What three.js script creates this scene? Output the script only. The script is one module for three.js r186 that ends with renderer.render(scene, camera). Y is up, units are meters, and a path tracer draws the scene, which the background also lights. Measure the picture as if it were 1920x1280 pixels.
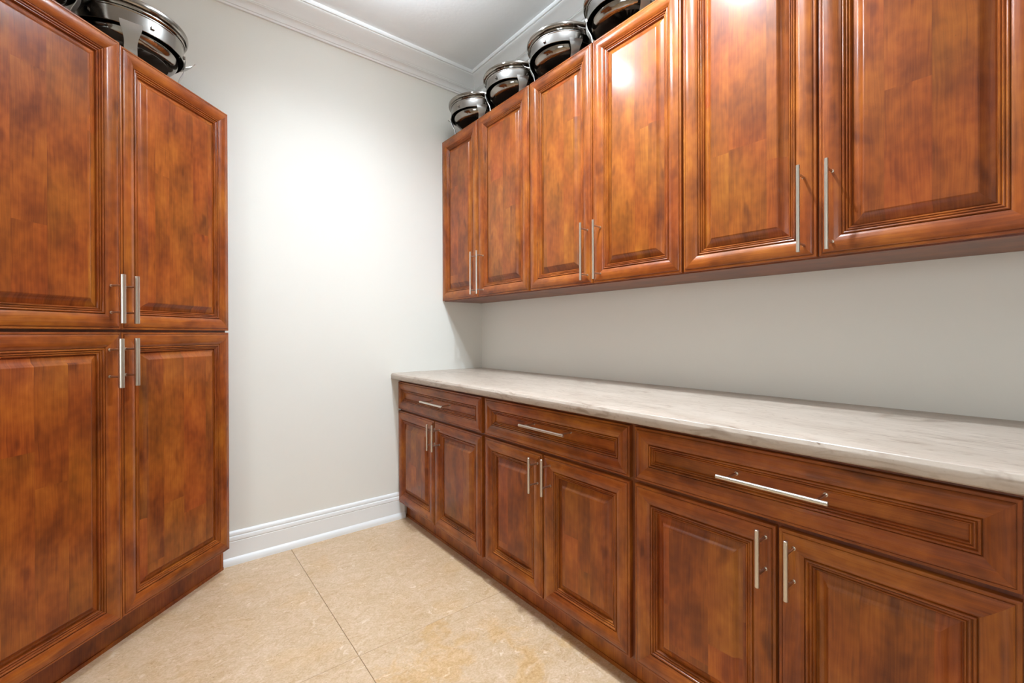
import * as THREE from 'three';
import { mergeGeometries, mergeVertices, toCreasedNormals } from 'three/addons/utils/BufferGeometryUtils.js';
import { RectAreaLightUniformsLib } from 'three/addons/lights/RectAreaLightUniformsLib.js';
import { createNoise2D } from 'simplex-noise';

// ------------------------------------------------------------------ camera, exposure, lamps
const scene = new THREE.Scene();
const F = 840.475;                                             // focal length in pixels of the 1920 x 1280 frame
const camera = new THREE.PerspectiveCamera(2 * Math.atan(640 / F) * 180 / Math.PI, 1.5, 0.05, 50);
{
  const yaw = 0.672876, pit = -0.0024833, rol = -0.0031386;
  let f = new THREE.Vector3(Math.sin(yaw), 0, -Math.cos(yaw)), r = new THREE.Vector3(Math.cos(yaw), 0, Math.sin(yaw)), u = new THREE.Vector3(0, 1, 0);
  const f2 = f.clone().multiplyScalar(Math.cos(pit)).addScaledVector(u, Math.sin(pit));
  const u2 = u.clone().multiplyScalar(Math.cos(pit)).addScaledVector(f, -Math.sin(pit));
  const r3 = r.clone().multiplyScalar(Math.cos(rol)).addScaledVector(u2, Math.sin(rol));
  const u3 = u2.clone().multiplyScalar(Math.cos(rol)).addScaledVector(r, -Math.sin(rol));
  camera.position.set(-1.8255, 1.15378, 2.63466);
  camera.quaternion.setFromRotationMatrix(new THREE.Matrix4().makeBasis(r3, u3, f2.clone().negate()));
  camera.setViewOffset(1920, 1280, 0, 12, 1920, 1280);
}
const renderer = new THREE.WebGLRenderer({ antialias: true });
renderer.toneMapping = THREE.LinearToneMapping;
renderer.toneMappingExposure = 1.46;
renderer.shadowMap.enabled = true;
renderer.shadowMap.type = THREE.PCFSoftShadowMap;
scene.background = new THREE.Color(0x000000);
RectAreaLightUniformsLib.init();
const CEIL = 2.948;
const LAMP_COLOR = new THREE.Color(0.775, 0.89, 1.0);
const HANG = 0.15;                                             // drum lamps hung lower so an added upward beam brightens the ceiling
const DRUMS = [[-1.06, 0.86, 4.8], [-0.84, 1.7, 12]], ADDED_UPLIGHT = 2.9;   // x, z, candela downwards
const FILL_CANS = [[-1.2, 3.3, 0.6], [-2.9, 3.7, 0.6]];             // unseen downlights behind the camera, added for fill
const FILL_WINDOW = { z: 3.5, y: 1.55, w: 1.3, h: 1.3, nits: 3.6, color: new THREE.Color(0.8, 0.92, 1.0) };   // unseen window in the left wall, added as soft fill
const LAMP_ANGLE = 80, LAMP_PENUMBRA = 1;

// ------------------------------------------------------------------ helpers
let seed = 20240611;
const rnd = () => { seed = (seed + 0x6d2b79f5) | 0; let t = Math.imul(seed ^ (seed >>> 15), 1 | seed); t = (t + Math.imul(t ^ (t >>> 7), 61 | t)) ^ t; return ((t ^ (t >>> 14)) >>> 0) / 4294967296; };
const used = new Map();
function numbered(name) { const n = used.get(name) ?? 0; used.set(name, n + 1); return n ? name + '_' + String(n).padStart(3, '0') : name; }
function obj(name, geometry, material, parent) {
  const m = new THREE.Mesh(geometry, material);
  m.name = parent === scene ? numbered(name) : name;
  m.castShadow = true; m.receiveShadow = true;
  parent.add(m);
  return m;
}
function child(name, geometry, material, parent) {             // part with a number of its own inside its parent
  const n = parent.children.filter((c) => c.name === name || c.name.replace(/_\d{3}$/, '') === name).length;
  const m = obj(name, geometry, material, parent);
  if (n) m.name = name + '_' + String(n).padStart(3, '0');
  return m;
}
function thing(name, label, category, [x, y, z], turn = 0, group) {
  const g = new THREE.Group(); g.name = numbered(name); g.position.set(x, y, z); g.rotation.y = turn;
  g.userData = { label, category }; if (group) g.userData.group = group;
  scene.add(g); return g;
}
function struct(name, geometry, material, label) {
  const m = obj(name, geometry, material, scene); m.userData.kind = 'structure'; if (label) m.userData.label = label; return m;
}
const box = (x0, x1, y0, y1, z0, z1) => { const g = new THREE.BoxGeometry(x1 - x0, y1 - y0, z1 - z0); g.translate((x0 + x1) / 2, (y0 + y1) / 2, (z0 + z1) / 2); return g; };
// box with uv in metres on every face
function mbox(x0, x1, y0, y1, z0, z1, ou = 0, ov = 0) {
  const g = box(x0, x1, y0, y1, z0, z1), p = g.attributes.position, n = g.attributes.normal, uv = g.attributes.uv;
  for (let i = 0; i < p.count; i++) {
    const X = p.getX(i), Y = p.getY(i), Z = p.getZ(i), ax = Math.abs(n.getX(i)), ay = Math.abs(n.getY(i));
    if (ax > 0.5) uv.setXY(i, ou + Z, ov + Y); else if (ay > 0.5) uv.setXY(i, ou + Z, ov + X); else uv.setXY(i, ou + X, ov + Y);
  }
  return g;
}
function merge(list) { return mergeGeometries(list.map((g) => (g.index ? g.toNonIndexed() : g)).map((g) => { for (const k of Object.keys(g.attributes)) if (!['position', 'normal', 'uv'].includes(k)) g.deleteAttribute(k); return g; })); }
const crease = (g, deg = 35) => toCreasedNormals(g.index ? g.toNonIndexed() : g, deg * Math.PI / 180);

// ------------------------------------------------------------------ computed textures
const noiseOf = (s) => { let q = s | 0; return createNoise2D(() => { q = (q + 0x6d2b79f5) | 0; let t = Math.imul(q ^ (q >>> 15), 1 | q); t = (t + Math.imul(t ^ (t >>> 7), 61 | t)) ^ t; return ((t ^ (t >>> 14)) >>> 0) / 4294967296; }); };
function dataTexture(w, h, sx, sy, fn, srgb = true) {          // fn(x metres, y metres, out[3]) ; texture covers sx by sy metres
  const d = new Uint8Array(w * h * 4), o = [0, 0, 0];
  for (let j = 0, k = 0; j < h; j++) for (let i = 0; i < w; i++, k += 4) {
    fn((i + 0.5) / w * sx, (j + 0.5) / h * sy, o);
    d[k] = Math.max(0, Math.min(255, o[0])); d[k + 1] = Math.max(0, Math.min(255, o[1])); d[k + 2] = Math.max(0, Math.min(255, o[2])); d[k + 3] = 255;
  }
  const t = new THREE.DataTexture(d, w, h); t.magFilter = THREE.LinearFilter; t.minFilter = THREE.LinearMipmapLinearFilter; t.generateMipmaps = true;
  t.wrapS = t.wrapT = THREE.RepeatWrapping; if (srgb) t.colorSpace = THREE.SRGBColorSpace;
  t.repeat.set(1 / sx, 1 / sy); t.needsUpdate = true; return t;
}
const sstep = (a, b, x) => { const t = Math.max(0, Math.min(1, (x - a) / (b - a))); return t * t * (3 - 2 * t); };
const mix = (a, b, t) => a + (b - a) * t;

// stained maple: boards glued side by side, cloudy stain, fine grain, a few mineral specks
const W_DARK = [76, 32, 12], W_MID = [142, 72, 23], W_LIGHT = [202, 122, 40];
function woodTexture(s, boards) {
  const n = noiseOf(s), n2 = noiseOf(s + 91), SX = 1.0, SY = 2.0;
  let q = s; const rr = () => { q = (Math.imul(q, 1103515245) + 12345) & 0x7fffffff; return q / 0x7fffffff; };
  const cols = []; let x = 0;
  while (x < SX) {
    const w = 0.055 + rr() * 0.075, ends = []; let y = -rr() * 1.2;
    while (y < SY) { const L = 0.45 + rr() * 1.3; ends.push([y, y + L, rr() * 2 - 1, rr() * 40, rr() * 2 - 1]); y += L; }
    cols.push([x, x + w, ends]); x += w;
  }
  return dataTexture(1024, 2048, SX, SY, (X, Y, o) => {
    let tone = 0, off = 0, hue = 0, edge = 0;
    if (boards) {
      for (const c of cols) if (X < c[1]) {
        edge = Math.min(X - c[0], c[1] - X);
        for (const e of c[2]) if (Y < e[1]) { tone = e[2]; off = e[3]; hue = e[4]; break; }
        break;
      }
    }
    const wx = X + 0.006 * n(X * 5 + off, Y * 1.6) + 0.0015 * n(X * 30, Y * 9 + off);
    const cloud = 0.55 * n(wx * 7 + off, Y * 3.6) + 0.24 * n2(wx * 16 + off, Y * 9) + 0.17 * n(wx * 37, Y * 24 + off);
    const grain = 0.5 * n2(wx * 420 + off, Y * 6) + 0.5 * n(wx * 150 + off * 3, Y * 2.5);
    const curl = n(X * 28 + off, Y * 75 + 3 * n2(X * 20, Y * 14));
    let t = 0.49 + 0.28 * cloud + 0.1 * grain + 0.014 * curl + (boards ? 0.075 * tone : 0.03 * n(off, Y));
    const patch = sstep(0.5, 1.0, n2(wx * 8 + 31 + off, Y * 4.2) * 0.8 + 0.3 * n(wx * 26, Y * 11 + off));
    t -= 0.2 * patch;
    const streak = sstep(0.72, 0.95, n(wx * 60 + 7 + off, Y * 2.2)); t -= 0.1 * streak;
    const speck = sstep(0.9, 0.97, n2(X * 210 + 50, Y * 120)) * sstep(0.3, 0.8, n(X * 9, Y * 9 + 77)); t -= 0.3 * speck;
    if (boards && edge < 0.0007) t -= 0.05;
    t = Math.max(0, Math.min(1, t));
    for (let c = 0; c < 3; c++) o[c] = t < 0.5 ? mix(W_DARK[c], W_MID[c], t * 2) : mix(W_MID[c], W_LIGHT[c], t * 2 - 1);
    const h = boards ? hue * 3 : 0; o[0] += h; o[1] -= h * 0.6;
    o[1] += 5 * n(X * 3 + 9, Y * 2 + off);
  });
}
const texPanelA = woodTexture(11, true), texPanelB = woodTexture(57, true), texRail = woodTexture(203, false);

function stoneTexture(s, W, H, SX, SY, golden) {               // vein-cut travertine, polished and filled
  const n = noiseOf(s), m = noiseOf(s + 5), k = noiseOf(s + 17);
  return dataTexture(W, H, SX, SY, (X, Y, o) => {
    const wx = X + 0.02 * n(X * 9, Y * 9) + 0.006 * m(X * 40, Y * 40), wy = Y + 0.02 * m(X * 9 + 5, Y * 9) + 0.006 * k(X * 40, Y * 40);
    const big = 0.6 * n(wx * 3.2, wy * 5) + 0.4 * m(wx * 8, wy * 13), mid = n(wx * 24, wy * 34), fine = 0.8 * m(X * 70, Y * 95) + 0.5 * k(X * 190, Y * 240);
    let r = 204 + 6 * big + 6 * mid + 8 * fine, g = 174 + 7 * big + 7 * mid + 10 * fine, b = 140 + 10 * big + 10 * mid + 12 * fine;
    const gold = golden ? sstep(-0.1, 0.9, k(wx * 3 + 3, wy * 3 + 1) + 0.45 * m(wx * 12, wy * 12) + 0.2 * n(X * 60, Y * 60)) : 0.4 * sstep(0.35, 0.8, k(wx * 3.5, wy * 3.5));
    r += 1 * gold; g -= 6 * gold; b -= 17 * gold;
    const zone = sstep(-0.1, 0.6, m(wx * 5 + 9, wy * 6));
    const worm = (1 - sstep(0, 0.22, Math.abs(m(wx * 60 + 11, wy * 74)))) * sstep(-0.35, 0.35, k(X * 21 + 5, Y * 21)), dim = (1 - sstep(0, 0.2, Math.abs(n(wx * 52 + 81, wy * 66)))) * sstep(-0.3, 0.4, m(X * 15 + 5, Y * 15));
    r += 9 * worm - 13 * dim; g += 12 * worm - 16 * dim; b += 16 * worm - 20 * dim;
    const sq = Math.abs(n(wx * 34 + 20, wy * 46)), pale = (1 - sstep(0.0, 0.11, sq)) * (0.25 + 0.75 * zone) * sstep(0.0, 0.5, k(X * 26, Y * 30));
    r += 17 * pale; g += 23 * pale; b += 30 * pale;
    const cr = Math.abs(k(wx * 30 + 3, wy * 40 + 8)), crack = (1 - sstep(0.0, 0.045, cr)) * sstep(0.25, 0.7, n(X * 17 + 40, Y * 17)) ;
    r -= 42 * crack; g -= 46 * crack; b -= 46 * crack;
    const bed = sstep(0.35, 0.8, n(wx * 7 + 60, wy * 40)) * 0.6; r -= 11 * bed; g -= 15 * bed; b -= 19 * bed;
    const shell = sstep(0.62, 0.78, m(wx * 20 + 30, wy * 27 + 30)) * zone; r += 14 * shell; g += 20 * shell; b += 27 * shell;
    const pit = sstep(0.86, 0.93, k(X * 95 + 11, Y * 120)) * sstep(0, 0.4, zone); r -= 70 * pit; g -= 72 * pit; b -= 66 * pit;
    o[0] = r; o[1] = g; o[2] = b;
  });
}
const texStone = stoneTexture(31, 2048, 2048, 2.44, 2.44, false), texGold = stoneTexture(77, 1024, 1024, 1.12, 1.12, true);
const texCounter = (() => {
  const n = noiseOf(401), m = noiseOf(402), k = noiseOf(403);
  return dataTexture(2048, 1024, 3.6, 0.9, (X, Y, o) => {      // X along the run, Y across and over the front edge
    const wy = Y + 0.012 * n(X * 3, Y * 8) + 0.004 * m(X * 11, Y * 20);
    const veil = 0.6 * n(X * 2.2, wy * 9) + 0.4 * m(X * 5, wy * 22), wisps = 1 - sstep(0, 0.28, Math.abs(k(X * 4.5 + 4, wy * 38)));
    const w2 = sstep(0.25, 0.8, m(X * 7 + 30, wy * 60)) * sstep(-0.2, 0.5, n(X * 2 + 5, Y * 5)), grain = 0.5 * k(X * 120, Y * 160) + 0.5 * n(X * 300, Y * 340);
    const blot = sstep(0.35, 0.85, 0.7 * m(X * 16, Y * 22 + 9) + 0.4 * k(X * 50, Y * 60)), spot = sstep(0.9, 0.97, n(X * 34 + 9, Y * 40));
    const d = 8 * veil + 19 * wisps * (0.5 + 0.5 * n(X * 3, wy * 4)) + 22 * w2 + 3 * grain + 11 * blot + 34 * spot;
    o[0] = 184 - d * 1.15; o[1] = 168 - d * 1.25; o[2] = 153 - d * 1.3;
  });
})();
const texRoller = (() => { const n = noiseOf(501), m = noiseOf(502); return dataTexture(512, 512, 0.4, 0.4, (X, Y, o) => { o[0] = o[1] = o[2] = 128 + 50 * n(X * 160, Y * 160) + 40 * m(X * 420, Y * 420); }, false); })();
const texBrush = (() => { const n = noiseOf(601), m = noiseOf(602); return dataTexture(512, 512, 0.2, 0.2, (X, Y, o) => { o[0] = o[1] = o[2] = 128 + 60 * n(X * 12, Y * 1200) + 40 * m(X * 30, Y * 500); }, false); })();

// ------------------------------------------------------------------ materials
const woodSet = { roughness: 0.5, specularIntensity: 0.25, clearcoat: 0.6, clearcoatRoughness: 0.2, ior: 1.5 };
const M = {
  panelA: new THREE.MeshPhysicalMaterial({ map: texPanelA, ...woodSet }),
  panelB: new THREE.MeshPhysicalMaterial({ map: texPanelB, ...woodSet }),
  rail: new THREE.MeshPhysicalMaterial({ map: texRail, ...woodSet }),
  darkTop: new THREE.MeshStandardMaterial({ color: 0x4c3b2f, roughness: 0.8 }),  // shade put into the colour, so the dish undersides reflect dark
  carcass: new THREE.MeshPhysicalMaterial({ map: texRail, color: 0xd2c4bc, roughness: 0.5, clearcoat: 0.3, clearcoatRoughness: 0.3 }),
  counter: new THREE.MeshPhysicalMaterial({ map: texCounter, roughness: 0.34, clearcoat: 0.15, clearcoatRoughness: 0.25 }),
  stone: new THREE.MeshPhysicalMaterial({ map: texStone, roughness: 0.42, clearcoat: 0.2, clearcoatRoughness: 0.3 }),
  gold: new THREE.MeshPhysicalMaterial({ map: texGold, roughness: 0.42, clearcoat: 0.2, clearcoatRoughness: 0.3 }),
  grout: new THREE.MeshStandardMaterial({ color: 0xbca98c, roughness: 0.9 }),
  wall: new THREE.MeshStandardMaterial({ color: 0xe8e5dc, roughness: 0.72, bumpMap: texRoller, bumpScale: 0.00012 }),
  ceiling: new THREE.MeshStandardMaterial({ color: 0xf0f1f1, roughness: 0.9, bumpMap: texRoller, bumpScale: 0.0005 }),
  trim: new THREE.MeshStandardMaterial({ color: 0xeeeeec, roughness: 0.38 }),
  nickel: new THREE.MeshStandardMaterial({ color: 0xd6cfc4, metalness: 1, roughness: 0.3 }),
  steel: new THREE.MeshStandardMaterial({ color: 0x958f88, metalness: 1, roughness: 0.11 }),
  steelSatin: new THREE.MeshStandardMaterial({ color: 0x94908b, metalness: 1, roughness: 0.17, bumpMap: texBrush, bumpScale: 0.00002 }),
  steelLeg: new THREE.MeshStandardMaterial({ color: 0xb4b1ad, metalness: 1, roughness: 0.3 }),
  enamel: new THREE.MeshStandardMaterial({ color: 0xf2f0ea, roughness: 0.4 }),
  lens: new THREE.MeshStandardMaterial({ color: 0xffffff, roughness: 0.5, emissive: LAMP_COLOR.clone(), emissiveIntensity: 6 }),
};

// ------------------------------------------------------------------ the room
const BACK = -0.015, RIGHT = 0.006;
const B = new THREE.Vector2(-1.544437, 0.110643), U45 = new THREE.Vector2(-Math.SQRT1_2, Math.SQRT1_2), N45 = new THREE.Vector2(Math.SQRT1_2, Math.SQRT1_2);
const onLeft = (s, n) => new THREE.Vector2(B.x + U45.x * s + N45.x * n, B.y + U45.y * s + N45.y * n);   // the diagonal run: s along it from its right end, n out of its front
{
  // floor slab of grout with a stone tile for every cell of the 61 cm grid
  const floor = struct('floor', box(-4.6, 0.15, -0.12, -0.0035, -0.15, 5.0), M.grout, 'polished beige travertine tile floor with fine joints');
  const T = 1.1, X0 = -1.2568, Z0 = 1.034;
  const tileGeo = (gw, gd) => {                                // slab with eased edges, top at y = 0
    const e = 0.0011, s = new THREE.Shape(); s.moveTo(-gw / 2, -gd / 2); s.lineTo(gw / 2, -gd / 2); s.lineTo(gw / 2, gd / 2); s.lineTo(-gw / 2, gd / 2); s.closePath();
    const g = new THREE.ExtrudeGeometry(s, { depth: 0.009, bevelEnabled: true, bevelThickness: e, bevelSize: e, bevelOffset: -e, bevelSegments: 1 });
    g.rotateX(-Math.PI / 2); g.translate(0, -0.009 - e, 0); return g;
  };
  for (let i = -4; i < 3; i++) for (let j = -2; j < 5; j++) {
    let x0 = X0 + i * T, x1 = x0 + T, z0 = Z0 + j * T, z1 = z0 + T;
    x0 = Math.max(x0, -4.5); x1 = Math.min(x1, 0.1); z0 = Math.max(z0, -0.1); z1 = Math.min(z1, 4.95);
    if (x1 - x0 < 0.03 || z1 - z0 < 0.03) continue;
    const gap = 0.0008, gold = i === 0 && j === 0, g = tileGeo(x1 - x0 - gap * 2, z1 - z0 - gap * 2), p = g.attributes.position, uv = g.attributes.uv;
    const cx = (x0 + x1) / 2, cz = (z0 + z1) / 2, flip = rnd() < 0.5 ? 1 : -1, ou = gold ? 0.56 : 0.6 + rnd() * 1.24, ov = gold ? 0.56 : 0.6 + rnd() * 1.24;
    for (let v = 0; v < p.count; v++) uv.setXY(v, ou + flip * p.getX(v), ov + p.getZ(v));
    const t = child('floor_tile', g, gold ? M.gold : M.stone, floor);
    t.position.set(cx, 0, cz);
  }
  const Y0 = -0.1, Y1 = CEIL + 0.12;
  struct('ceiling', box(-4.6, 0.15, CEIL, CEIL + 0.12, -0.15, 5.0), M.ceiling, 'light grey painted ceiling');
  struct('wall_back', mbox(-2.5, 0.14, Y0, Y1, BACK - 0.12, BACK), M.wall, 'bare pale grey painted wall at the end of the pantry');
  struct('wall_right', merge([mbox(RIGHT, RIGHT + 0.12, Y0, Y1, BACK - 0.12, 4.95), mbox(-0.034, RIGHT + 0.01, 2.56, Y1, BACK - 0.02, 4.9)]), M.wall, 'pale grey painted wall behind the counter');
  const a = onLeft(0.30, -0.59), b = onLeft(3.45, -0.59), L = a.distanceTo(b);
  const dg = mbox(0, L, Y0, Y1, -0.12, 0); dg.rotateY(Math.PI * 0.25); dg.translate(b.x, 0, b.y);
  struct('wall_left', merge([dg, mbox(b.x - 0.12, b.x, Y0, Y1, b.y - 0.1, 4.95)]), M.wall, 'pale grey painted wall behind the tall cabinet');
  struct('wall_front', mbox(-4.6, 0.14, Y0, Y1, 4.8, 4.92), M.wall, 'pale grey painted wall behind the camera');
  // profiles swept along the walls
  const sweep = (prof, len) => {                               // prof: [out, y] pairs; runs along +x, out is +z
    const pos = [], uv = [];
    for (let i = 0; i + 1 < prof.length; i++) {
      const [p0, y0] = prof[i], [p1, y1] = prof[i + 1];
      const q = [[0, y0, p0], [len, y0, p0], [len, y1, p1], [0, y1, p1]];
      for (const k of [0, 1, 2, 0, 2, 3]) { pos.push(...q[k]); uv.push(q[k][0], q[k][1]); }
    }
    for (const X of [0, len]) for (let i = 1; i + 1 < prof.length; i++) { const tri = [prof[0], prof[i], prof[i + 1]]; if (X === 0) tri.reverse(); for (const [p, y] of tri) { pos.push(X, y, p); uv.push(p, y); } }
    const g = new THREE.BufferGeometry(); g.setAttribute('position', new THREE.Float32BufferAttribute(pos, 3)); g.setAttribute('uv', new THREE.Float32BufferAttribute(uv, 2)); g.computeVertexNormals();
    return crease(g, 28);
  };
  const basePts = [[0, 0], [0.027, 0], [0.027, 0.008], [0.0262, 0.016], [0.0235, 0.024], [0.0195, 0.0305], [0.0155, 0.0345], [0.0145, 0.036], [0.0145, 0.1125], [0.0125, 0.1145], [0.0125, 0.1165], [0.0155, 0.119], [0.016, 0.132], [0.0145, 0.1365], [0.010, 0.139], [0.0095, 0.142], [0.0115, 0.145], [0.0112, 0.152], [0.0085, 0.159], [0.004, 0.163], [0, 0.164]];
  const bb = sweep(basePts, 0.985); bb.translate(-1.58, 0, BACK);
  struct('baseboard_back', bb, M.trim, 'white moulded baseboard with a quarter round at the foot of the bare wall');
  const C = CEIL, crownPts = [[0, 2.806], [0.011, 2.806], [0.012, 2.815], [0.017, 2.817], [0.018, 2.822], [0.020, 2.830], [0.0245, 2.838], [0.031, 2.8445], [0.0365, 2.847], [0.0375, 2.851], [0.0405, 2.8525], [0.0405, 2.857], [0.0440, 2.862], [0.0485, 2.872], [0.056, 2.886], [0.066, 2.9], [0.078, 2.9115], [0.089, 2.919], [0.091, 2.922], [0.091, 2.9255], [0.099, 2.9265], [0.1, 2.929], [0.1, C + 0.002], [0, C + 0.002]];
  const c1 = sweep(crownPts, 2.6); c1.translate(-2.56, 0, BACK);
  struct('trim_1', c1, M.trim, 'white cove crown moulding along the top of the bare wall');
  const c2 = sweep(crownPts, 4.9); c2.rotateY(-Math.PI / 2); c2.translate(-0.033, 0, BACK - 0.05);
  struct('trim_2', c2, M.trim, 'white cove crown moulding above the steel pans');
}

// ------------------------------------------------------------------ added soft fill, shaped as a frosted window in the left wall
{
  const b = onLeft(3.45, -0.59), { z, y, w, h, nits, color } = FILL_WINDOW, x = b.x;
  const pane = new THREE.MeshStandardMaterial({ color: 0xf4f6f8, roughness: 0.6, emissive: color, emissiveIntensity: nits * 0.25 });
  const fr = [], t = 0.06;
  for (const [x0, x1, y0, y1] of [[-w / 2 - t, w / 2 + t, -h / 2 - t, -h / 2], [-w / 2 - t, w / 2 + t, h / 2, h / 2 + t], [-w / 2 - t, -w / 2, -h / 2, h / 2], [w / 2, w / 2 + t, -h / 2, h / 2], [-0.015, 0.015, -h / 2, h / 2]]) fr.push(box(0.001, 0.03, y + y0, y + y1, z + x0, z + x1));
  const g = merge(fr); g.translate(x, 0, 0);
  const win = struct('added_window_1', g, M.trim, 'added white framed frosted fill window in the wall behind the viewer');
  for (const sd of [-1, 1]) { const p = box(x + 0.004, x + 0.01, y - h / 2, y + h / 2, z + (sd < 0 ? -w / 2 : 0.015), z + (sd < 0 ? -0.015 : w / 2)); child('added_window_pane', p, pane, win); }
  const L = new THREE.RectAreaLight(color, nits, w, h); L.position.set(x + 0.035, y, z); L.lookAt(x + 1, y, z); L.name = 'added_fill_light'; scene.add(L);  // made-up area light that softly fills the wall under the cabinets
}

// ------------------------------------------------------------------ ceiling lamps
const turned = (pts, seg = 48) => crease(new THREE.LatheGeometry(pts.map(([r, y]) => new THREE.Vector2(r, y)), seg), 30);
function spot(x, y, z, cd, up, angle, soft = LAMP_PENUMBRA) {
  const s = new THREE.SpotLight(LAMP_COLOR, cd, 0, angle * Math.PI / 180, soft, 2);
  s.position.set(x, y, z); s.target.position.set(x, up ? 4 : 0, z); s.castShadow = true; s.shadow.radius = 2; s.shadow.mapSize.set(1024, 1024); s.shadow.bias = -0.0005;
  s.name = 'lamp_beam'; scene.add(s, s.target);
}
DRUMS.forEach(([x, z, cd], i) => {
  const t = thing('drum_ceiling_lamp', 'white drum ceiling lamp ' + ['above the far end of the counter', 'above the middle of the counter'][i], 'ceiling light', [x, CEIL, z], 0, 'drum ceiling lamps above the frame');
  child('canopy', turned([[0.001, -0.0005], [0.05, -0.0005], [0.052, -0.006], [0.045, -0.014], [0.001, -0.016]]), M.enamel, t);
  const stem = new THREE.CylinderGeometry(0.007, 0.007, HANG - 0.04, 16); stem.translate(0, -(HANG - 0.04) / 2 - 0.012, 0);
  child('stem', stem, M.nickel, t);
  child('shade', turned([[0.001, -HANG + 0.026], [0.055, -HANG + 0.026], [0.058, -HANG + 0.024], [0.06, -HANG + 0.02], [0.06, -HANG], [0.056, -HANG - 0.001], [0.056, -HANG + 0.004], [0.001, -HANG + 0.004]]), M.enamel, t);
  const lens = new THREE.CylinderGeometry(0.0555, 0.0555, 0.004, 40); lens.translate(0, -HANG + 0.001, 0);
  child('lamp_lens', lens, M.lens, t);
  const top = turned([[0.0075, -HANG + 0.031], [0.05, -HANG + 0.031], [0.052, -HANG + 0.027], [0.0075, -HANG + 0.027]]);  // glowing top, added along with the upward beam
  child('lamp_lens', top, M.lens, t);
  spot(x, CEIL - HANG - 0.012, z, cd, false, LAMP_ANGLE);
  spot(x + 0.03, CEIL - HANG + 0.06, z, ADDED_UPLIGHT, true, 88, 0.1);  // upward beam added only to brighten the ceiling
});
FILL_CANS.forEach(([x, z, cd], i) => {
  const t = thing('added_downlight', 'added round white fill downlight ' + ['over the near end of the counter', 'farthest from the counter'][i], 'ceiling light', [x, CEIL, z], 0, 'added fill downlights behind the viewer');
  child('trim_ring', turned([[0.052, -0.002], [0.055, -0.006], [0.076, -0.005], [0.08, 0.001], [0.052, 0.001]]), M.enamel, t);
  const lens = new THREE.CylinderGeometry(0.052, 0.052, 0.004, 40); lens.translate(0, -0.001, 0);
  child('lamp_lens', lens, M.lens, t);
  spot(x, CEIL - 0.02, z, cd, false, LAMP_ANGLE);  // fill beam from an added lamp
});

// ------------------------------------------------------------------ cabinet doors
// profile across the frame: [distance in from the edge, height]; 0 is the foremost plane
const FRAME = [[0, -0.022], [0, -0.0085], [0.0006, -0.0066], [0.0022, -0.0056], [0.0062, -0.0052], [0.0072, -0.0056], [0.0074, -0.0072], [0.0086, -0.0072], [0.0090, -0.0046], [0.0112, -0.0026], [0.0150, -0.0013], [0.020, -0.0005], [0.027, 0], [0.034, -0.0003], [0.041, -0.0014], [0.047, -0.0034], [0.0520, -0.0064], [0.0540, -0.0080], [0.0546, -0.0118], [0.0554, -0.0118],
  [0.0560, -0.0092], [0.0572, -0.0072], [0.0592, -0.0064], [0.0612, -0.0074], [0.0625, -0.0102], [0.0630, -0.0126], [0.0636, -0.0126], [0.0641, -0.0112], [0.0654, -0.0102], [0.0670, -0.0100], [0.0684, -0.0110], [0.0690, -0.0126], [0.0695, -0.0148], [0.0701, -0.0148], [0.0706, -0.0134], [0.0718, -0.0124], [0.0736, -0.0124], [0.0750, -0.0136], [0.0757, -0.0156], [0.0762, -0.0200]];
const PANEL = [[0.0762, -0.0205], [0.0774, -0.0205], [0.0788, -0.0196], [0.0860, -0.0176], [0.0940, -0.0152], [0.0956, -0.0140], [0.1000, -0.0094], [0.1034, -0.0058], [0.1050, -0.0046], [0.1072, -0.0042]];
function strip(prof, w, h, side, uvOf) {                       // one mitred member: side 0 bottom, 1 right, 2 top, 3 left
  const pos = [], uv = [];
  const P = (u, k, e) => {                                     // e 0/1: which end of the member
    const a = side === 0 ? (e ? [w - u, u] : [u, u]) : side === 1 ? (e ? [w - u, h - u] : [w - u, u]) : side === 2 ? (e ? [u, h - u] : [w - u, h - u]) : (e ? [u, u] : [u, h - u]);
    return [a[0], a[1], k];
  };
  let s = 0;
  for (let i = 0; i + 1 < prof.length; i++) {
    const [u0, k0] = prof[i], [u1, k1] = prof[i + 1], s1 = s + Math.hypot(u1 - u0, k1 - k0);
    const q = [P(u0, k0, 0), P(u0, k0, 1), P(u1, k1, 1), P(u1, k1, 0)], ss = [s, s, s1, s1];
    for (const j of [0, 1, 2, 0, 2, 3]) { pos.push(...q[j]); uv.push(...uvOf(q[j], ss[j])); }
    s = s1;
  }
  const g = new THREE.BufferGeometry(); g.setAttribute('position', new THREE.Float32BufferAttribute(pos, 3)); g.setAttribute('uv', new THREE.Float32BufferAttribute(uv, 2)); g.computeVertexNormals();
  return crease(g, 32);
}
function quad(x0, y0, x1, y1, z, uvOf, back) {
  const q = [[x0, y0, z], [x1, y0, z], [x1, y1, z], [x0, y1, z]], pos = [], uv = [];
  for (const j of back ? [0, 2, 1, 0, 3, 2] : [0, 1, 2, 0, 2, 3]) { pos.push(...q[j]); uv.push(...uvOf(q[j])); }
  const g = new THREE.BufferGeometry(); g.setAttribute('position', new THREE.Float32BufferAttribute(pos, 3)); g.setAttribute('uv', new THREE.Float32BufferAttribute(uv, 2)); g.computeVertexNormals(); return g;
}
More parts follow.
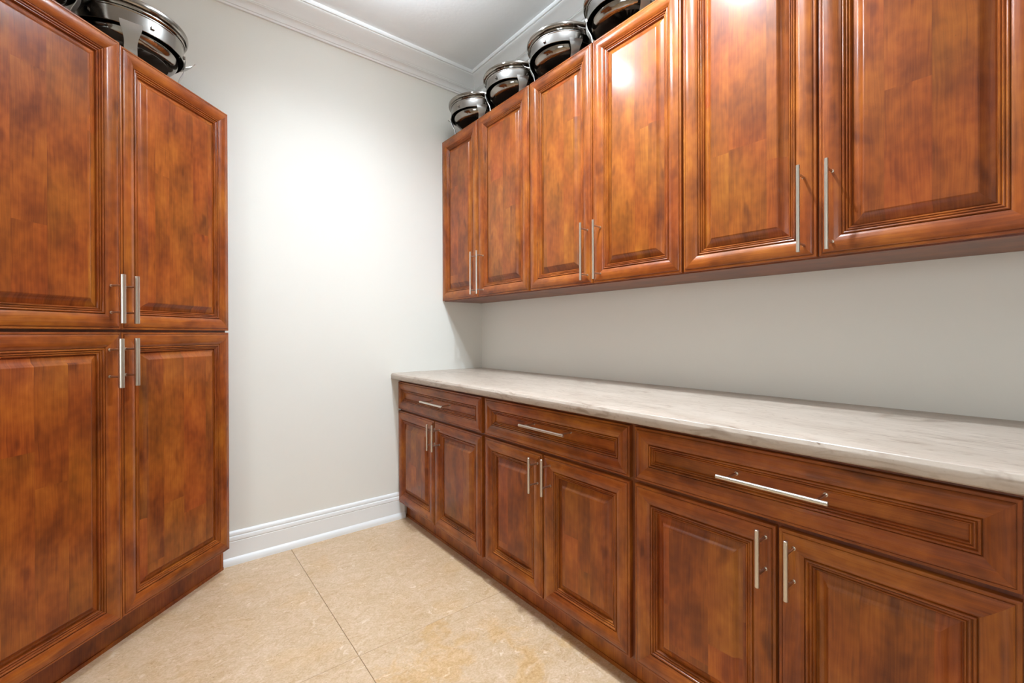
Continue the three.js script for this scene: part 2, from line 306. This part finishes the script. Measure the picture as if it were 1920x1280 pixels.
function addFront(parent, name, x, y, w, h, raised, scale = 1, out = 0) {   // a door or drawer front with its frame members as sub-parts
  const fp = FRAME.map(([u, k]) => [u * scale, k]), pp = PANEL.map(([u, k]) => [u * scale, k]);
  const ou = rnd() * Math.max(0, 0.98 - w), ov = rnd() * Math.max(0, 1.98 - h), planar = raised ? ([X, Y]) => [ou + X, ov + Y] : ([X, Y]) => [rnd0 + Y, 0.2 + X];
  const rnd0 = rnd() * 0.7, list = [];
  if (raised) {
    for (let s = 0; s < 4; s++) list.push(strip(pp, w, h, s, planar));
    const e = pp[pp.length - 1]; list.push(quad(e[0], e[0], w - e[0], h - e[0], e[1], planar));
  } else { const e = fp[fp.length - 1]; list.push(quad(e[0] - 0.001, e[0] - 0.001, w - e[0] + 0.001, h - e[0] + 0.001, -0.0190, planar)); }
  list.push(quad(0.0005, 0.0005, w - 0.0005, h - 0.0005, -0.0218, planar, true));
  const door = child(name, merge(list), raised ? (rnd() < 0.5 ? M.panelA : M.panelB) : M.rail, parent);
  door.position.set(x, y, out);
  for (const [s, nm] of [[3, 'stile'], [1, 'stile'], [2, 'rail'], [0, 'rail']]) {
    const o1 = rnd() * 0.88, o2 = rnd() * 0.9, along = s === 0 || s === 2 ? ([X, Y], t) => [o1 + t, o2 + X] : ([X, Y], t) => [o1 + t, o2 + Y];
    child(nm, strip(fp, w, h, s, along), M.rail, door);
  }
  return door;
}
const handleCache = new Map();
function handleGeo(L, S, base, r) {
  const key = [L, S, base, r].join();
  if (!handleCache.has(key)) {
    const c = 0.0009, bar = new THREE.LatheGeometry([[0.0001, -L / 2], [r - c, -L / 2], [r, -L / 2 + c], [r, L / 2 - c], [r - c, L / 2], [0.0001, L / 2]].map(([a, b]) => new THREE.Vector2(a, b)), 20);
    const g = [crease(bar, 30)]; g[0].translate(0, 0, 0.045);
    for (const d of [-1, 1]) { const p = new THREE.CylinderGeometry(0.0036, 0.0036, 0.045 - base, 14); p.rotateX(Math.PI / 2); p.translate(0, d * S / 2, base + (0.045 - base) / 2); const f = new THREE.CylinderGeometry(0.0052, 0.0052, 0.0015, 14); f.rotateX(Math.PI / 2); f.translate(0, d * S / 2, base + 0.001); g.push(p, f); }
    handleCache.set(key, merge(g));
  }
  return handleCache.get(key);
}
function addHandle(door, X, Y, L, S, base, across, r = 0.0053) {           // X, Y in the cabinet's own frame
  const m = child('handle', handleGeo(L, S, base, r), M.nickel, door);
  m.position.set(X - door.position.x, Y - door.position.y, 0); if (across) m.rotation.z = Math.PI / 2;
  m.userData.label = 'brushed nickel bar handle';
}

// ------------------------------------------------------------------ base cabinets along the right wall
const BX = -0.636, UX = -0.3164;
function baseCabinet(label, z0, z1, split, hs, pull) {
  const t = thing('base_cabinet', label, 'cabinet', [BX, 0, z0], -Math.PI / 2, 'base cabinets under the stone counter'), w = z1 - z0, a = 0.0098, aL = z0 < 0 ? 0.001 : a, aR = z0 < 0 ? 0.0158 : a;
  // carcass with a face frame around the openings
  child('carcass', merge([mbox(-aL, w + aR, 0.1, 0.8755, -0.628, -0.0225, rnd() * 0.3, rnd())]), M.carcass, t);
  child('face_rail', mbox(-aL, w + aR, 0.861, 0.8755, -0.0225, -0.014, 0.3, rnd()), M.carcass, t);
  child('toe_kick', merge([mbox(-aL, w + aR, 0, 0.1, -0.078, -0.058, 0.2, rnd()), mbox(-aL, w + aR, 0, 0.014, -0.058, -0.055, 0.2, rnd())]), M.rail, t);
  const dr = addFront(t, 'drawer', 0, 0.690, w, 0.168, false, 0.9);
  addHandle(dr, (pull[0] + pull[1]) / 2 - z0, pull[2], pull[1] - pull[0], (pull[1] - pull[0]) * 0.81, -0.0190, true);
  const d1 = addFront(t, 'door', 0, 0.106, split - 0.0035 - z0, 0.5715, true), d2 = addFront(t, 'door', split + 0.0035 - z0, 0.106, z1 - split - 0.0035, 0.5715, true);
  addHandle(d1, hs[0] - z0, hs[1], 0.141, 0.079, -0.002); addHandle(d2, hs[2] - z0, hs[3], 0.141, 0.079, -0.002);
  return t;
}
baseCabinet('stained wooden base cabinet in the far corner against the bare end wall', -0.0125, 0.905, 0.4505, [0.4602, 0.597, 0.5153, 0.6005], [0.378, 0.618, 0.781]);
baseCabinet('stained wooden base cabinet in the middle of the counter run', 0.931, 1.7405, 1.327, [1.3008, 0.5985, 1.3749, 0.607], [1.239, 1.491, 0.787]);
baseCabinet('stained wooden base cabinet nearest the viewer with the longest looking drawer handle', 1.7605, 2.578, 2.179, [2.153, 0.605, 2.2164, 0.6005], [2.0506, 2.3007, 0.781]);

baseCabinet('stained wooden base cabinet continuing the counter run beyond the right edge of the view', 2.598, 3.4075, 3.005, [2.975, 0.601, 3.04, 0.601], [2.877, 3.127, 0.781]);

// ------------------------------------------------------------------ countertop
{
  const H = 0.914, T = 0.038, D = 0.678, r = 0.014, pts = [];   // section from the wall over the top and round the front edge: [x, y]
  pts.push([RIGHT - 0.001, H]); for (let i = 0; i <= 8; i++) pts.push([-(D - r) * i / 8 * 1.0, H]);
  for (let i = 1; i <= 8; i++) { const a = Math.PI / 2 * i / 8; pts.push([-(D - r) - r * Math.sin(a), H - r + r * Math.cos(a)]); }
  for (let i = 0; i <= 5; i++) { const a = Math.PI / 2 * (1 + i / 5); pts.push([-(D - 0.007) - 0.007 * Math.sin(a), H - T + 0.007 + 0.007 * Math.cos(a)]); }
  pts.push([RIGHT - 0.001, H - T]);
  const sec = pts.filter((p, i) => !i || Math.hypot(p[0] - pts[i - 1][0], p[1] - pts[i - 1][1]) > 1e-5), pos = [], uv = [], z0 = BACK + 0.001, z1 = 3.44;
  let s = 0;
  for (let i = 0; i + 1 < sec.length; i++) {
    const a = sec[i], b = sec[i + 1], s1 = s + Math.hypot(b[0] - a[0], b[1] - a[1]);
    const q = [[a[0], a[1], z0, s], [a[0], a[1], z1, s], [b[0], b[1], z1, s1], [b[0], b[1], z0, s1]];
    for (const j of [0, 2, 1, 0, 3, 2]) { pos.push(q[j][0], q[j][1], q[j][2]); uv.push(q[j][2] + 0.05, q[j][3]); }
    s = s1;
  }
  for (const Z of [z0, z1]) for (let i = 1; i + 1 < sec.length; i++) { const tri = [sec[0], sec[i], sec[i + 1]]; if (Z === z0) tri.reverse(); for (const [x, y] of tri) { pos.push(x, y, Z); uv.push(y, -x); } }
  const g = new THREE.BufferGeometry(); g.setAttribute('position', new THREE.Float32BufferAttribute(pos, 3)); g.setAttribute('uv', new THREE.Float32BufferAttribute(uv, 2)); g.computeVertexNormals();
  const m = obj('countertop', crease(g, 40), M.counter, scene);
  m.userData = { label: 'long cream veined stone countertop with a rounded front edge on the base cabinets', category: 'countertop' };
}

// ------------------------------------------------------------------ wall cabinets
function wallCabinet(label, z0, z1, split, hs) {
  const t = thing('wall_cabinet', label, 'cabinet', [UX, 0, z0], -Math.PI / 2, 'wall cabinets above the counter'), w = z1 - z0;
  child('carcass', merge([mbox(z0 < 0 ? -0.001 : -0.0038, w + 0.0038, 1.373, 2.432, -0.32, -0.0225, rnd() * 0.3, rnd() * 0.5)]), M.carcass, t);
  child('dark_top_sheet', mbox(0.001, w - 0.001, 2.4315, 2.4322, -0.316, -0.024), M.darkTop, t);  // unseen dark sheet added for the reflections in the dishes
  const y0 = 1.377, h = 1.063;
  const d1 = addFront(t, 'door', 0, y0, split - 0.003 - z0, h, true), d2 = addFront(t, 'door', split + 0.003 - z0, y0, z1 - split - 0.003, h, true);
  addHandle(d1, hs[0] - z0, 1.5155, 0.2525, 0.2005, -0.002); addHandle(d2, hs[1] - z0, 1.514, 0.2525, 0.2005, -0.002);
  return t;
}
wallCabinet('tall stained wooden wall cabinet in the far corner against the bare end wall', -0.0135, 0.876, 0.4105, [0.4025, 0.4685]);
wallCabinet('middle stained wooden wall cabinet with a bright lamp glare on its right door', 0.8865, 1.7345, 1.308, [1.281, 1.3545]);
wallCabinet('stained wooden wall cabinet nearest the viewer, cut off by the right edge', 1.7425, 2.6, 2.1675, [2.1335, 2.204]);
wallCabinet('stained wooden wall cabinet continuing the row beyond the right edge of the view', 2.608, 3.456, 3.03, [2.996, 3.066]);

// ------------------------------------------------------------------ tall cabinet on the diagonal
{
  const W = 1.0645, o = onLeft(W, 0), t = thing('tall_cabinet', 'tall stained wooden pantry cabinet with four doors set diagonally in the left corner', 'cabinet', [o.x, 0, o.y], Math.PI / 4);
  const body = (y0, y1, front, side, off) => {
    const sh = new THREE.Shape(), P = [[0, -front], [W - side, -front], [W - side, -0.168 + side * 0.9], [0.662, -0.572], [0, -0.572]];
    P.forEach(([x, z], i) => (i ? sh.lineTo(x, -z) : sh.moveTo(x, -z))); sh.closePath();
    const g = new THREE.ExtrudeGeometry(sh, { depth: y1 - y0, bevelEnabled: false }); g.rotateX(-Math.PI / 2);
    const p = g.attributes.position; for (let i = 0; i < p.count; i++) p.setZ(i, p.getZ(i)); g.scale(1, 1, 1); g.translate(0, y0, 0);
    const n = g.attributes.normal, uv = g.attributes.uv; for (let i = 0; i < p.count; i++) uv.setXY(i, off + p.getX(i) * 0.8 + p.getZ(i) * 0.3, p.getY(i));
    return g;
  };
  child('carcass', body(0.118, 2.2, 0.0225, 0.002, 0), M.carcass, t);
  child('dark_top_sheet', body(2.1995, 2.2002, 0.024, 0.004, 0), M.darkTop, t);  // same added dark sheet under the dishes, out of view
  child('toe_kick', merge([mbox(0, 1.106, 0, 0.118, -0.092, -0.076, 0.1, 0.3), mbox(0, 1.108, 0, 0.014, -0.076, -0.073, 0.1, 0.3), mbox(1.092, 1.106, 0.014, 0.118, -0.076, -0.0735, 0.1, 0.3)]), M.rail, t);
  const rx = W - 0.5262;                                       // right pair starts here
  const doors = [[rx, 0.128, 0.5262, 1.0365, 0], [rx, 1.1735, 0.5262, 1.0335, 0], [0, 0.128, W - 0.5325, 1.0365, 0.006], [0, 1.1735, W - 0.5325, 1.0355, 0.006]]
    .map(([x, y, w, h, out]) => addFront(t, 'door', x, y, w, h, true, 1, out));
  const hy = [[1.0565, 1.2815], [1.0555, 1.2815]];
  addHandle(doors[0], W - 0.5138, hy[0][0], 0.1725, 0.0945, -0.002, false, 0.0085); addHandle(doors[1], W - 0.5135, hy[0][1], 0.1725, 0.0945, -0.002, false, 0.0085);
  addHandle(doors[2], W - 0.5778, hy[1][0], 0.1725, 0.0945, -0.002, false, 0.0085); addHandle(doors[3], W - 0.5712, hy[1][1], 0.1725, 0.0945, -0.002, false, 0.0085);
}

// ------------------------------------------------------------------ round steel chafing dishes on top of the cabinets
function lathe(pts, seg = 96) { return crease(new THREE.LatheGeometry(pts.map(([r, y]) => new THREE.Vector2(Math.max(r, 0.0002), y)), seg), 30); }
function ribbon(path, widths, thick) {                         // strap in the x-y plane of path, width along z
  const n = path.length, pos = [], N = [];
  for (let i = 0; i < n; i++) { const a = path[Math.max(0, i - 1)], b = path[Math.min(n - 1, i + 1)], l = Math.hypot(b[0] - a[0], b[1] - a[1]); N.push([-(b[1] - a[1]) / l, (b[0] - a[0]) / l]); }
  const ring = (i) => { const [x, y] = path[i], [nx, ny] = N[i], h = thick / 2, w = widths[i] / 2; return [[x + nx * h, y + ny * h, -w], [x + nx * h, y + ny * h, w], [x - nx * h, y - ny * h, w], [x - nx * h, y - ny * h, -w]]; };
  const tri = (a, b, c) => pos.push(...a, ...b, ...c);
  for (let i = 0; i + 1 < n; i++) { const A = ring(i), C = ring(i + 1); for (let k = 0; k < 4; k++) { const m = (k + 1) % 4; tri(A[k], C[m], A[m]); tri(A[k], C[k], C[m]); } }
  const s = ring(0), e = ring(n - 1); tri(s[0], s[1], s[2]); tri(s[0], s[2], s[3]); tri(e[0], e[2], e[1]); tri(e[0], e[3], e[2]);
  const g = new THREE.BufferGeometry(); g.setAttribute('position', new THREE.Float32BufferAttribute(pos, 3)); g.setAttribute('uv', new THREE.Float32BufferAttribute(new Float32Array(pos.length / 3 * 2), 2)); g.computeVertexNormals();
  return crease(g, 40);
}
function chafingDish(x, y, z, k, h, turn, legs, label, group) {      // k scales the plan, h the height
  const t = thing('chafing_dish', label, 'chafing dish', [x, y, z], turn, group), R = 0.174 * k, dr = 0.174 * (k - 1);
  const S = (list) => list.map(([r, v]) => [r + dr, v * h]);
  child('frame_band', lathe(S([[0.1725, 0.0905], [0.1738, 0.0898], [0.1752, 0.0912], [0.1745, 0.0935], [0.174, 0.096], [0.174, 0.1345], [0.1762, 0.1368], [0.1762, 0.1390], [0.1725, 0.1392], [0.1722, 0.136], [0.1722, 0.093], [0.1725, 0.0905]])), M.steelSatin, t);
  const wp = [[0.0002, 0.0575]]; for (const [r, v] of [[0.06, 0.0573], [0.118, 0.0565], [0.122, 0.0555], [0.126, 0.0568], [0.134, 0.0585], [0.143, 0.0625], [0.150, 0.069], [0.1545, 0.078], [0.157, 0.09], [0.158, 0.12], [0.1585, 0.137], [0.1600, 0.1395], [0.1725, 0.1400], [0.1735, 0.1415], [0.1780, 0.1425], [0.1798, 0.1450], [0.1802, 0.1485], [0.1788, 0.1515], [0.1760, 0.1525], [0.1760, 0.1540], [0.1840, 0.1548], [0.1885, 0.1580], [0.1905, 0.1640], [0.1907, 0.1690], [0.1890, 0.1718], [0.186, 0.1720], [0.182, 0.1690], [0.168, 0.1660], [0.16, 0.150]]) wp.push([r + dr, v * h]);
  child('water_pan', lathe([[0.0002, 0.0575 * h], ...wp.slice(1)]), M.steel, t);
  child('food_pan', lathe(S([[0.1795, 0.1702], [0.177, 0.1722], [0.170, 0.1715], [0.164, 0.166], [0.156, 0.130], [0.148, 0.122], [0.02, 0.120]]).concat([[0.0002, 0.12 * h]])), M.steel, t);
  for (let i = 0; i < 4; i++) {                                // legs folded out of the band, pinched in the middle
    const p = [], w = [], n = 18;
    for (let j = 0; j <= n; j++) {
      const a = j / n, yy = mix(0.101, 0.0012, a);
      const out = 0.0032 + 0.0045 * Math.sin(Math.PI * Math.min(1, a * 1.6)) - 0.034 * Math.pow(a, 1.25) + 0.006 * sstep(0.7, 1, a);
      p.push([R + out, yy * h]); w.push(k * (0.064 - 0.028 * sstep(0.0, 0.6, a) + 0.003 * sstep(0.6, 1, a)));
    }
    const g = ribbon(p, w, 0.0022); g.rotateY(legs[i] * Math.PI / 180);
    child('leg', g, M.steelLeg, t);
  }
  for (let i = 0; i < 2; i++) {                                // lifting handles on two sides
    const g = [], a = 0.026 * k;
    const path = [[R - 0.001, 0.100 * h], [R + 0.008, 0.098 * h], [R + 0.024, 0.106 * h], [R + 0.042, 0.120 * h], [R + 0.048, 0.128 * h]];
    const plate = ribbon(path, [2 * a, 2 * a, 2 * a, 1.7 * a, 1.3 * a], 0.0024); g.push(plate);
    const m = merge(g); m.rotateY((turn ? 152 : 116) * Math.PI / 180 + i * Math.PI); child('handle', m, M.steel, t);
  }
  for (let i = 0; i < 6; i++) {                                // small lugs pressed out of the band
    const g = new THREE.BoxGeometry(0.006, 0.010, 0.012); g.translate(R + 0.0025, 0.112 * h, 0); g.rotateY(i * Math.PI / 3 + 0.2); child('lug', g, M.steel, t);
  }
  return t;
}
const RL = [132, 242, 312, 62], LL = [-42, -129, 48, 138];
const gr = 'round steel chafing dishes along the wall cabinets';
chafingDish(-0.2, 2.4325, 0.260, 1, 1, 0, RL, 'round stainless steel chafing dish standing on the wall cabinets closest to the bare end wall', gr);
chafingDish(-0.2, 2.4325, 0.644, 1, 1, 0, RL, 'round stainless steel chafing dish, second from the bare end wall on the wall cabinets', gr);
chafingDish(-0.2, 2.4325, 1.028, 1, 1, 0, RL, 'round stainless steel chafing dish, third from the bare end wall on the wall cabinets', gr);
chafingDish(-0.2, 2.4325, 1.412, 1, 1, 0, RL, 'round stainless steel chafing dish cut off by the top edge above the glaring cabinet door', gr);
{
  const a = onLeft(0.353, -0.164), b = onLeft(0.775, -0.164);
  chafingDish(a.x, 2.2005, a.y, 1.075, 1.24, Math.PI / 4, LL, 'round steel chafing dish on the right end of the tall cabinet');
  chafingDish(b.x, 2.2005, b.y, 1.075, 1.24, Math.PI / 4, LL, 'round steel chafing dish mostly out of view at the top left corner');
}

renderer.render(scene, camera);
